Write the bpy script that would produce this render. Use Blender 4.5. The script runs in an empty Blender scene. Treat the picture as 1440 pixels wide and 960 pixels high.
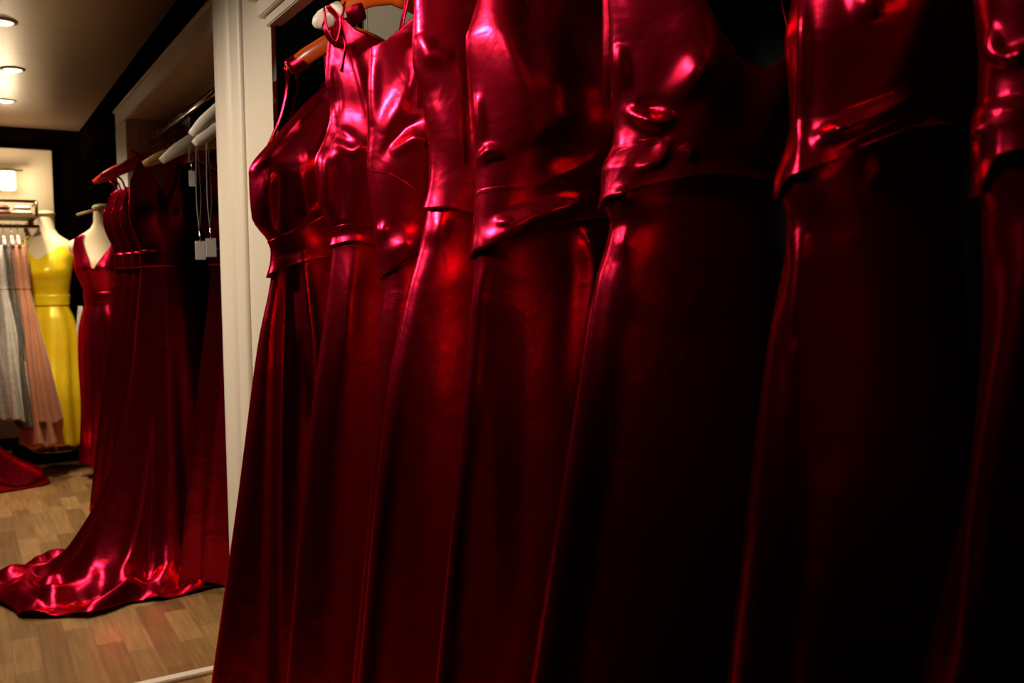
import bpy, bmesh, math, random
import numpy as np
from mathutils import Vector, Matrix, noise as mnoise

random.seed(7)
C = bpy.context.scene.collection

# ------------------------------------------------------------------ camera
F = 1285.0
CAM = np.array([0.0, 0.0, 1.3])
PSI, PIT, ROLL = math.radians(30.84), math.radians(3.9), 0.010
_f = np.array([math.sin(PSI)*math.cos(PIT), math.cos(PSI)*math.cos(PIT), -math.sin(PIT)])
_r0 = np.array([math.cos(PSI), -math.sin(PSI), 0.0])
_u0 = np.cross(_r0, _f)
_r = _r0*math.cos(ROLL) - _u0*math.sin(ROLL)
_u = _u0*math.cos(ROLL) + _r0*math.sin(ROLL)

cam_d = bpy.data.cameras.new('camera')
cam_d.sensor_width = 36.0
cam_d.lens = F/1440*36.0
cam_d.clip_start = 0.02
cam_d.dof.use_dof = True
cam_d.dof.focus_distance = 2.0
cam_d.dof.aperture_fstop = 5.6
cam = bpy.data.objects.new('camera', cam_d)
C.objects.link(cam)
M = Matrix(((_r[0], _u[0], -_f[0], CAM[0]), (_r[1], _u[1], -_f[1], CAM[1]),
            (_r[2], _u[2], -_f[2], CAM[2]), (0, 0, 0, 1)))
cam.matrix_world = M
bpy.context.scene.camera = cam

vs = bpy.context.scene.view_settings
vs.view_transform = 'Standard'
vs.look = 'None'
vs.gamma = 1.0
vs.use_curve_mapping = False
vs.exposure = 0.0

w = bpy.data.worlds.new('dim_shop')
bpy.context.scene.world = w
w.use_nodes = True
w.node_tree.nodes['Background'].inputs[0].default_value = (1.0, 0.75, 0.5, 1)
w.node_tree.nodes['Background'].inputs[1].default_value = 0.010


def proj(P):
    """world points (...,3) -> pixel x, pixel y, depth in the 1440x960 frame"""
    d = np.asarray(P, float) - CAM
    zc = d @ _f
    return 720 + F*(d @ _r)/zc, 480 - F*(d @ _u)/zc, zc


def ray(px, py):
    d = _f + _r*((px-720)/F) + _u*((480-py)/F)
    return d


def on_x(px, py, X):
    d = ray(px, py)
    return CAM + d*(X/d[0])


def on_y(px, py, Y):
    d = ray(px, py)
    return CAM + d*(Y/d[1])


def on_z(px, py, Z):
    d = ray(px, py)
    return CAM + d*((Z-CAM[2])/d[2])


# ------------------------------------------------------------------ lamps of the shop (ceiling downlights, wall lamp) and added unseen spots
CEIL = 2.48
LAMP_X = 0.18


def spot(name, loc, aim, power, size_deg, blend=0.7, radius=0.05, col=(1.0, 0.84, 0.66)):
    l = bpy.data.lights.new(name, 'SPOT')
    l.energy = power
    l.spot_size = math.radians(size_deg)
    l.spot_blend = blend
    l.shadow_soft_size = radius
    l.color = col
    o = bpy.data.objects.new(name, l)
    C.objects.link(o)
    o.location = loc
    v = Vector(aim) - Vector(loc)
    o.rotation_euler = v.to_track_quat('-Z', 'Y').to_euler()
    return o


# the visible downlights, found on the ceiling where the photo shows them
SEEN = [tuple(on_z(px, py, CEIL)[:2]) for px, py in ((3, 30), (18, 97), (8, 141))]
for lx, y in [(0.0, 3.55)] + SEEN:
    spot('downlight_beam', (lx, y, CEIL-0.06), (lx, y+0.02, 0), 110, 96, 1.0, 0.06)
spot('unseen_accent', (-0.75, 2.95, 2.40), (0.72, 2.55, 0.95), 190, 78, 1.0, 0.08)  # unseen lamp added to brighten the pier and nearest skirts
spot('unseen_accent', (0.12, 5.00, 2.35), (0.44, 7.10, 1.10), 150, 34, 1.0, 0.08)  # unseen lamp added to brighten the yellow gown
# unseen lamps added behind the closet head casings to brighten hangers, tops and jamb
spot('closet_fill', (0.84, 1.15, 2.45), (0.93, 2.35, 1.95), 26, 60, 1.0, 0.04)
spot('closet_fill', (0.86, 3.25, 2.20), (0.84, 5.20, 2.02), 9, 60, 1.0, 0.04)
# accent lamps of the aisle facing the near closet
for y, pw, sd in ((-0.35, 19, 60), (0.62, 60, 57), (1.45, 245, 62)):
    spot('unseen_accent', (-0.35, y, 2.40), (0.80, y+0.12, 1.86), pw, sd, 1.0, 0.10)


# ------------------------------------------------------------------ materials
def mat(name):
    m = bpy.data.materials.new(name)
    m.use_nodes = True
    nt = m.node_tree
    for n in list(nt.nodes):
        nt.nodes.remove(n)
    out = nt.nodes.new('ShaderNodeOutputMaterial')
    return m, nt, out


def principled(name, col, rough=0.5, metal=0.0, spec=0.5, bump=None, var=None, sheen=0.0):
    m, nt, out = mat(name)
    b = nt.nodes.new('ShaderNodeBsdfPrincipled')
    b.inputs['Base Color'].default_value = (*col, 1)
    b.inputs['Roughness'].default_value = rough
    b.inputs['Metallic'].default_value = metal
    b.inputs['Specular IOR Level'].default_value = spec
    b.inputs['Sheen Weight'].default_value = sheen
    nt.links.new(b.outputs[0], out.inputs[0])
    tc = nt.nodes.new('ShaderNodeTexCoord')
    if bump:
        nz = nt.nodes.new('ShaderNodeTexNoise')
        nz.inputs['Scale'].default_value = bump[0]
        nz.inputs['Detail'].default_value = 3
        nt.links.new(tc.outputs['Object'], nz.inputs['Vector'])
        bp = nt.nodes.new('ShaderNodeBump')
        bp.inputs['Strength'].default_value = bump[1]
        bp.inputs['Distance'].default_value = 0.01
        nt.links.new(nz.outputs[0], bp.inputs['Height'])
        nt.links.new(bp.outputs[0], b.inputs['Normal'])
    if var:
        nz = nt.nodes.new('ShaderNodeTexNoise')
        nz.inputs['Scale'].default_value = var[0]
        nz.inputs['Detail'].default_value = 4
        nt.links.new(tc.outputs['Object'], nz.inputs['Vector'])
        mx = nt.nodes.new('ShaderNodeMix')
        mx.data_type = 'RGBA'
        mx.inputs[6].default_value = (*col, 1)
        mx.inputs[7].default_value = (*var[1], 1)
        nt.links.new(nz.outputs[0], mx.inputs[0])
        nt.links.new(mx.outputs[2], b.inputs['Base Color'])
    return m


def satin(name, diff, gloss, rough=0.3, mixf=0.5, wave=0.25):
    m, nt, out = mat(name)
    d = nt.nodes.new('ShaderNodeBsdfDiffuse')
    d.inputs[0].default_value = (*diff, 1)
    g = nt.nodes.new('ShaderNodeBsdfGlossy')
    g.inputs['Color'].default_value = (*gloss, 1)
    g.inputs['Roughness'].default_value = rough
    mx = nt.nodes.new('ShaderNodeMixShader')
    mx.inputs[0].default_value = mixf
    tc = nt.nodes.new('ShaderNodeTexCoord')
    # fine weave
    mp = nt.nodes.new('ShaderNodeMapping')
    mp.inputs['Scale'].default_value = (900, 900, 260)
    nz = nt.nodes.new('ShaderNodeTexNoise')
    nz.inputs['Scale'].default_value = 1.0
    nz.inputs['Detail'].default_value = 2
    nt.links.new(tc.outputs['Object'], mp.inputs[0])
    nt.links.new(mp.outputs[0], nz.inputs['Vector'])
    bp = nt.nodes.new('ShaderNodeBump')
    bp.inputs['Strength'].default_value = wave
    bp.inputs['Distance'].default_value = 0.0006
    nt.links.new(nz.outputs[0], bp.inputs['Height'])
    # soft crumple
    n2 = nt.nodes.new('ShaderNodeTexNoise')
    n2.inputs['Scale'].default_value = 9.0
    n2.inputs['Detail'].default_value = 3
    n2.inputs['Distortion'].default_value = 0.6
    nt.links.new(tc.outputs['Object'], n2.inputs['Vector'])
    b2 = nt.nodes.new('ShaderNodeBump')
    b2.inputs['Strength'].default_value = 0.35
    b2.inputs['Distance'].default_value = 0.012
    nt.links.new(n2.outputs[0], b2.inputs['Height'])
    nt.links.new(bp.outputs[0], b2.inputs['Normal'])
    nt.links.new(b2.outputs[0], g.inputs['Normal'])
    nt.links.new(b2.outputs[0], d.inputs['Normal'])
    nt.links.new(d.outputs[0], mx.inputs[1])
    nt.links.new(g.outputs[0], mx.inputs[2])
    nt.links.new(mx.outputs[0], out.inputs[0])
    return m


def emit(name, col, s):
    m, nt, out = mat(name)
    e = nt.nodes.new('ShaderNodeEmission')
    e.inputs[0].default_value = (*col, 1)
    e.inputs[1].default_value = s
    nt.links.new(e.outputs[0], out.inputs[0])
    return m


RED = satin('red_satin', (0.060, 0.0002, 0.001), (0.90, 0.016, 0.075), 0.26, 0.52)
YELLOW = satin('yellow_satin', (0.85, 0.60, 0.008), (0.9, 0.78, 0.2), 0.38, 0.18)
PEACH = principled('peach_chiffon', (0.62, 0.27, 0.12), 0.7, var=(8, (0.45, 0.17, 0.07)), sheen=0.2)
SILVER = principled('silver_lace', (0.55, 0.51, 0.42), 0.5, bump=(120, 0.8), var=(35, (0.25, 0.22, 0.17)))
WHITE_LACE = principled('ivory_tulle', (0.70, 0.64, 0.52), 0.7, bump=(90, 0.6), var=(25, (0.45, 0.40, 0.30)))
CREAM = principled('cream_paint', (0.62, 0.54, 0.43), 0.45, bump=(30, 0.04))
BEIGE = principled('beige_wall_paint', (0.62, 0.50, 0.36), 0.7, bump=(25, 0.05))
DARK = principled('dark_brown_paint', (0.004, 0.0018, 0.001), 0.9, spec=0.0)
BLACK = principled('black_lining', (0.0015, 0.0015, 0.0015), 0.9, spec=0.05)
SKIN = principled('mannequin_shell', (0.78, 0.62, 0.36), 0.45)
NECKCAP = principled('mannequin_cap', (0.55, 0.48, 0.20), 0.4)
ORANGE = principled('orange_wood', (0.95, 0.15, 0.012), 0.25, spec=0.6, var=(20, (0.75, 0.08, 0.008)))
BEECH = principled('pale_wood', (0.60, 0.38, 0.15), 0.4)
WHITEP = principled('white_plastic', (0.80, 0.74, 0.62), 0.35)
TEAL = principled('dark_blue_plastic', (0.01, 0.025, 0.04), 0.4)
CHROME = principled('chrome', (0.75, 0.68, 0.58), 0.18, metal=1.0)
BRONZE = principled('bronze_metal', (0.20, 0.12, 0.05), 0.35, metal=1.0)
PAPER = principled('paper_tag', (0.92, 0.88, 0.80), 0.7, var=(160, (0.55, 0.5, 0.45)))
CORD = principled('grey_cord', (0.28, 0.26, 0.22), 0.6)
REDP = principled('red_plastic', (0.60, 0.025, 0.012), 0.28, spec=0.6)
FOLD1 = principled('maroon_cloth', (0.12, 0.03, 0.02), 0.6)
FOLD2 = principled('pale_cloth', (0.6, 0.48, 0.36), 0.6)
SILVER2 = principled('grey_lace', (0.20, 0.17, 0.12), 0.5, bump=(100, 0.8), var=(30, (0.08, 0.07, 0.05)))
GLOW = emit('lamp_glow', (1.0, 0.85, 0.62), 3.2)
SCONCE = emit('sconce_glow', (1.0, 0.78, 0.42), 5.0)


def wood_floor():
    m, nt, out = mat('oak_strip_floor')
    b = nt.nodes.new('ShaderNodeBsdfPrincipled')
    b.inputs['Roughness'].default_value = 0.38
    tc = nt.nodes.new('ShaderNodeTexCoord')
    mp = nt.nodes.new('ShaderNodeMapping')
    mp.inputs['Rotation'].default_value = (0, 0, math.radians(90))
    nt.links.new(tc.outputs['Object'], mp.inputs[0])
    br = nt.nodes.new('ShaderNodeTexBrick')
    br.offset = 0.37
    br.offset_frequency = 2
    br.inputs['Color1'].default_value = (0.0, 0.0, 0.0, 1)
    br.inputs['Color2'].default_value = (1.0, 1.0, 1.0, 1)
    br.inputs['Mortar'].default_value = (0.3, 0.3, 0.3, 1)
    br.inputs['Scale'].default_value = 1.0
    br.inputs['Mortar Size'].default_value = 0.0012
    br.inputs['Bias'].default_value = 0.0
    br.inputs['Brick Width'].default_value = 0.34
    br.inputs['Row Height'].default_value = 0.088
    nt.links.new(mp.outputs[0], br.inputs['Vector'])
    cr = nt.nodes.new('ShaderNodeValToRGB')
    cr.color_ramp.elements[0].color = (0.17, 0.086, 0.024, 1)
    cr.color_ramp.elements[1].color = (0.39, 0.225, 0.078, 1)
    nt.links.new(br.outputs[0], cr.inputs[0])
    # grain
    mg = nt.nodes.new('ShaderNodeMapping')
    mg.inputs['Scale'].default_value = (60, 4, 1)
    nt.links.new(tc.outputs['Object'], mg.inputs[0])
    gz = nt.nodes.new('ShaderNodeTexNoise')
    gz.inputs['Scale'].default_value = 1.0
    gz.inputs['Detail'].default_value = 5
    nt.links.new(mg.outputs[0], gz.inputs['Vector'])
    mx = nt.nodes.new('ShaderNodeMix')
    mx.data_type = 'RGBA'
    mx.blend_type = 'MULTIPLY'
    mx.inputs[0].default_value = 0.55
    nt.links.new(cr.outputs[0], mx.inputs[6])
    gr = nt.nodes.new('ShaderNodeValToRGB')
    gr.color_ramp.elements[0].position = 0.3
    gr.color_ramp.elements[0].color = (0.45, 0.42, 0.40, 1)
    gr.color_ramp.elements[1].position = 0.7
    gr.color_ramp.elements[1].color = (1.2, 1.2, 1.2, 1)
    nt.links.new(gz.outputs[0], gr.inputs[0])
    nt.links.new(gr.outputs[0], mx.inputs[7])
    nt.links.new(mx.outputs[2], b.inputs['Base Color'])
    bp = nt.nodes.new('ShaderNodeBump')
    bp.inputs['Strength'].default_value = 0.3
    bp.inputs['Distance'].default_value = 0.001
    bp.invert = True
    nt.links.new(br.outputs['Fac'], bp.inputs['Height'])
    nt.links.new(bp.outputs[0], b.inputs['Normal'])
    nt.links.new(b.outputs[0], out.inputs[0])
    return m


def ceiling_mat():
    m, nt, out = mat('glossy_ceiling_panels')
    b = nt.nodes.new('ShaderNodeBsdfPrincipled')
    b.inputs['Roughness'].default_value = 0.34
    b.inputs['Specular IOR Level'].default_value = 0.3
    b.inputs['Metallic'].default_value = 0.25
    tc = nt.nodes.new('ShaderNodeTexCoord')
    br = nt.nodes.new('ShaderNodeTexBrick')
    br.offset = 0.0
    br.inputs['Color1'].default_value = (0.29, 0.175, 0.108, 1)
    br.inputs['Color2'].default_value = (0.27, 0.163, 0.10, 1)
    br.inputs['Mortar'].default_value = (0.09, 0.055, 0.03, 1)
    br.inputs['Scale'].default_value = 1.0
    br.inputs['Mortar Size'].default_value = 0.003
    br.inputs['Brick Width'].default_value = 1.2
    br.inputs['Row Height'].default_value = 0.6
    nt.links.new(tc.outputs['Object'], br.inputs['Vector'])
    nt.links.new(br.outputs[0], b.inputs['Base Color'])
    nt.links.new(b.outputs[0], out.inputs[0])
    return m


FLOORM = wood_floor()
CEILM = ceiling_mat()


# ------------------------------------------------------------------ mesh helpers
def link_mesh(name, verts, faces, material, parent=None, smooth=True, solid=0.0, subsurf=0):
    me = bpy.data.meshes.new(name)
    me.from_pydata([tuple(float(c) for c in v) for v in verts], [], faces)
    bm = bmesh.new()
    bm.from_mesh(me)
    bmesh.ops.recalc_face_normals(bm, faces=bm.faces)
    bm.to_mesh(me)
    bm.free()
    me.materials.append(material)
    if smooth:
        me.polygons.foreach_set('use_smooth', [True]*len(me.polygons))
    o = bpy.data.objects.new(name, me)
    C.objects.link(o)
    if solid:
        md = o.modifiers.new('cloth_thickness', 'SOLIDIFY')
        md.thickness = solid
        md.offset = -1
    if parent is not None:
        o.parent = parent
        # parts are authored in world space; keep them there
        o.matrix_parent_inverse = Matrix.Translation(-Vector(parent.location))
    return o


class MB:
    """collects shapes that belong to ONE part"""
    def __init__(self):
        self.v, self.f = [], []

    def add(self, verts, faces):
        b = len(self.v)
        self.v += [tuple(float(c) for c in p) for p in verts]
        self.f += [tuple(i+b for i in f) for f in faces]
        return self

    def box(self, x0, x1, y0, y1, z0, z1, bev=0.0):
        if bev <= 0:
            v = [(x, y, z) for z in (z0, z1) for y in (y0, y1) for x in (x0, x1)]
            f = [(0, 2, 3, 1), (4, 5, 7, 6), (0, 1, 5, 4), (2, 6, 7, 3), (0, 4, 6, 2), (1, 3, 7, 5)]
            return self.add(v, f)
        bm = bmesh.new()
        bmesh.ops.create_cube(bm, size=1)
        for q in bm.verts:
            q.co = Vector(((x0+x1)/2+q.co.x*(x1-x0), (y0+y1)/2+q.co.y*(y1-y0), (z0+z1)/2+q.co.z*(z1-z0)))
        bmesh.ops.bevel(bm, geom=bm.edges[:], offset=bev, segments=2, affect='EDGES')
        bm.verts.index_update()
        self.add([q.co[:] for q in bm.verts], [[q.index for q in f.verts] for f in bm.faces])
        bm.free()
        return self

    def tube(self, pts, rad, n=8, flat=1.0, closed_ends=True):
        pts = [Vector(p) for p in pts]
        rads = rad if isinstance(rad, (list, tuple)) else [rad]*len(pts)
        rings = []
        prev = None
        for i, p in enumerate(pts):
            t = (pts[min(i+1, len(pts)-1)] - pts[max(i-1, 0)]).normalized()
            if prev is None:
                a = Vector((0, 0, 1)) if abs(t.z) < 0.9 else Vector((0, 1, 0))
                nrm = (a - t*a.dot(t)).normalized()
            else:
                nrm = (prev - t*prev.dot(t)).normalized()
            prev = nrm
            bi = t.cross(nrm)
            rings.append([p + nrm*math.cos(2*math.pi*k/n)*rads[i] + bi*math.sin(2*math.pi*k/n)*rads[i]*flat
                          for k in range(n)])
        v = [q for r in rings for q in r]
        f = []
        for i in range(len(rings)-1):
            for k in range(n):
                f.append((i*n+k, i*n+(k+1) % n, (i+1)*n+(k+1) % n, (i+1)*n+k))
        if closed_ends:
            f.append(tuple(range(n)))
            f.append(tuple(range((len(rings)-1)*n, len(rings)*n)))
        return self.add(v, f)

    def lathe(self, prof, c, n=24):
        """prof: (radius, z) list about the vertical axis through c"""
        v, f = [], []
        for r, z in prof:
            for k in range(n):
                a = 2*math.pi*k/n
                v.append((c[0]+r*math.cos(a), c[1]+r*math.sin(a), c[2]+z))
        for i in range(len(prof)-1):
            for k in range(n):
                f.append((i*n+k, i*n+(k+1) % n, (i+1)*n+(k+1) % n, (i+1)*n+k))
        f.append(tuple(range(n)))
        f.append(tuple(range((len(prof)-1)*n, len(prof)*n)))
        return self.add(v, f)

    def build(self, name, material, parent=None, smooth=False):
        return link_mesh(name, self.v, self.f, material, parent, smooth)


def thing(name, label, cat, loc, group=None):
    o = bpy.data.objects.new(name, None)
    o.empty_display_size = 0.05
    C.objects.link(o)
    o.location = loc
    tag(o, label, cat, group)
    return o


def tag(o, label, cat, group=None, kind=None):
    o['label'] = label
    o['category'] = cat
    if group:
        o['group'] = group
    if kind:
        o['kind'] = kind
    return o


def struct(o):
    o['kind'] = 'structure'
    return o


def smooth_interp(x, xs, ys):
    """monotone-ish smooth interpolation (pchip-like by blurring a fine linear interp)"""
    xs, ys = np.asarray(xs, float), np.asarray(ys, float)
    o = np.argsort(xs)
    xs, ys = xs[o], ys[o]
    h = np.diff(xs)
    d = np.diff(ys)/np.maximum(h, 1e-9)
    m = np.zeros_like(ys)
    m[0], m[-1] = d[0], d[-1]
    for i in range(1, len(xs)-1):
        if d[i-1]*d[i] > 0:
            m[i] = 2*d[i-1]*d[i]/(d[i-1]+d[i])
    x = np.clip(np.asarray(x, float), xs[0], xs[-1])
    i = np.clip(np.searchsorted(xs, x)-1, 0, len(xs)-2)
    t = (x-xs[i])/np.maximum(h[i], 1e-9)
    hh = h[i]
    return ((2*t**3-3*t**2+1)*ys[i] + (t**3-2*t**2+t)*hh*m[i] + (-2*t**3+3*t**2)*ys[i+1] + (t**3-t**2)*hh*m[i+1])


def grid_faces(nr, nc, wrap=True):
    f = []
    for i in range(nr-1):
        for k in range(nc if wrap else nc-1):
            k2 = (k+1) % nc
            f.append((i*nc+k, i*nc+k2, (i+1)*nc+k2, (i+1)*nc+k))
    return f


# ------------------------------------------------------------------ setting
XF = 0.74           # front plane of the closets along the right side
FARY = 7.9
struct(MB().box(-2.2, 2.4, -2.2, FARY+0.4, -0.05, 0.0).build('floor', FLOORM))
CEX = on_x(124, 188, XF+0.07)
ceil_x1 = XF+0.075
Yc_end = float(on_z(124, 188, CEIL)[1])
struct(MB().box(-2.2, ceil_x1, -2.2, Yc_end, CEIL, CEIL+0.05).build('ceiling', CEILM))
# room behind the ceiling panels' edge: dark upper zone
struct(MB().box(-2.2, 2.4, Yc_end, FARY+0.4, CEIL+0.45, CEIL+0.5).build('ceiling_recess', DARK))
struct(MB().box(-2.3, -2.2, -2.2, FARY+0.4, 0, CEIL+0.5).build('wall_left', DARK))
struct(MB().box(-2.3, 2.4, -2.3, -2.2, 0, CEIL+0.5).build('wall_back', DARK))
struct(MB().box(-2.2, 2.4, FARY, FARY+0.1, 0, CEIL+0.5).build('wall_far', DARK))
struct(MB().box(2.3, 2.4, -2.2, FARY+0.4, 0, CEIL+0.5).build('wall_right', DARK))
# pale display panel on the far wall, with its right edge where the photo shows it
pe = on_y(77, 300, FARY-0.06)
pt = on_y(40, 209, FARY-0.06)
struct(MB().box(-1.6, pe[0], FARY-0.06, FARY-0.001, 0.0, pt[2], 0.006).build('wall_panel', BEIGE))
# dark band above the closets, between the ceiling edge and the head casing
struct(MB().box(ceil_x1, ceil_x1+0.10, 2.9, Yc_end+1.2, 2.24, CEIL+0.45).build('wall_bulkhead', DARK))

# pier between the two closets
def pix_y(px, X, py=300):
    return float(on_x(px, py, X)[1])
YP0, YP1 = pix_y(383, XF, 120), pix_y(301.5, XF-0.034, 120)
YM = pix_y(346, XF, 200)
HEAD1 = float(on_x(382, 35, XF)[2])
pier = MB()
pier.box(XF, XF+0.10, YP0, YP1, 0, 2.6)
pier.build('wall_pier', CREAM)
struct(bpy.data.objects['wall_pier'])
cas = MB()
prof = [(0, .0), (.02, .010), (.06, .014), (.16, .018), (.30, .019), (.345, .015), (.385, .014), (.42, .020), (.47, .027), (.54, .030), (.60, .028), (.66, .031), (.80, .034), (.96, .035), (1.0, .030), (1.0, -.02), (0, -.02)]
pv = [(XF-h, YM+(YP1-YM)*t, z) for z in (0.0, 2.6) for t, h in prof]
npf = len(prof)
cas.add(pv, [(i, (i+1) % npf, npf+(i+1) % npf, npf+i) for i in range(npf)])
struct(cas.build('trim_1', CREAM, None, True))
# head casing of the near closet: stepped moulding
hd = MB()
HY0 = -1.0
for dz0, dz1, h in [(0.0, 0.028, .008), (.028, .06, .022), (.06, .085, .014), (.085, .13, .034), (.13, .50, .010)]:
    hd.box(XF-h, XF+0.03, HY0, YP0+0.02+dz0*1.0, HEAD1+dz0, HEAD1+dz1, 0.003)
struct(hd.build('trim_2', CREAM))
# near closet interior: black end wall, pale strip, black back
YE = YP0+0.10
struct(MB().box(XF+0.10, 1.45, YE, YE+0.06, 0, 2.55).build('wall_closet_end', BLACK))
pp0, pp1 = on_y(512, 20, YE-0.02), on_y(640, 20, YE-0.02)
struct(MB().box(pp0[0], pp1[0], YE-0.02, YE-0.001, 0, 2.5, 0.003).box(on_y(516, 20, YE-0.02)[0], on_y(520, 20, YE-0.02)[0], YE-0.026, YE-0.02, 0, 2.5).build('wall_closet_panel', CREAM))
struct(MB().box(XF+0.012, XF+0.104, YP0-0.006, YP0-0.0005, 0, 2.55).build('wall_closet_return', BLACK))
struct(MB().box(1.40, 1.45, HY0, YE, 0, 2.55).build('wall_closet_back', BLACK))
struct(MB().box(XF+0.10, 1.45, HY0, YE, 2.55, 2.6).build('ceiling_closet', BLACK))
# threshold strip across the aisle at the pier
ta, tb = on_z(199, 957, 0.012), on_z(300, 936, 0.012)
YT = float(on_z(250, 950, 0.012)[1])
struct(MB().box(-1.6, XF-0.03, YT-0.02, YT+0.02, 0.0, 0.014, 0.003).build('trim_3', CREAM))

# far closet: head casing, far jamb, soffit, black interior
h2b = float(on_x(298, 48, XF)[2])
h2t = float(on_x(297.5, 6, XF)[2])
yj0, yj1 = pix_y(181, XF, 190), pix_y(166, XF, 190)
struct(MB().box(XF-0.012, XF+0.05, YP1, yj1, h2b, h2t, 0.004).box(XF-0.02, XF, YP1, yj1+0.02, h2t-0.012, h2t+0.004, 0.003).build('trim_4', CREAM))
struct(MB().box(XF-0.012, XF+0.05, yj0, yj1, 0, h2b, 0.004).build('trim_5', CREAM))
struct(MB().box(XF+0.05, XF+0.30, yj0, yj0+0.05, 0, h2b+0.05, 0.002).build('wall_jamb_side', CREAM))
struct(MB().box(XF+0.05, XF+0.20, YP1, yj0, h2b+0.002, h2b+0.05).build('ceiling_soffit', CREAM))
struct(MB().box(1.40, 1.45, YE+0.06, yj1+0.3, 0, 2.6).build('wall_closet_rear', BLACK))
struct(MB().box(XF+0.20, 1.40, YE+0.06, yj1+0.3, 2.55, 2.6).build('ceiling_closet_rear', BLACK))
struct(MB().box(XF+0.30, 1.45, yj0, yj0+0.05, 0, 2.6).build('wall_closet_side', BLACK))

# ------------------------------------------------------------------ downlights
for (lx, y), lab in zip(SEEN, ('round ceiling downlight nearest the top left corner, cut by the frame edge', 'largest round ceiling downlight in full view at upper left',
                               'smaller round ceiling downlight farthest down the aisle')):
    t = thing('downlight', lab, 'ceiling light', (lx, y, CEIL-0.006), 'ceiling downlights')
    MB().lathe([(0.046, 0.0), (0.060, 0.0), (0.064, 0.004), (0.064, 0.006), (0.046, 0.006), (0.046, 0.0)], (lx, y, CEIL-0.006), 28).build('ring', WHITEP, t, True)
    MB().lathe([(0.001, -0.012), (0.018, -0.011), (0.034, -0.007), (0.047, 0.001), (0.047, 0.005)], (lx, y, CEIL-0.006), 28).build('lens', GLOW, t, True)

# ------------------------------------------------------------------ gowns hanging in the near closet
RAIL_X, RAIL_Z = 0.95, 2.14
NT = 168


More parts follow.
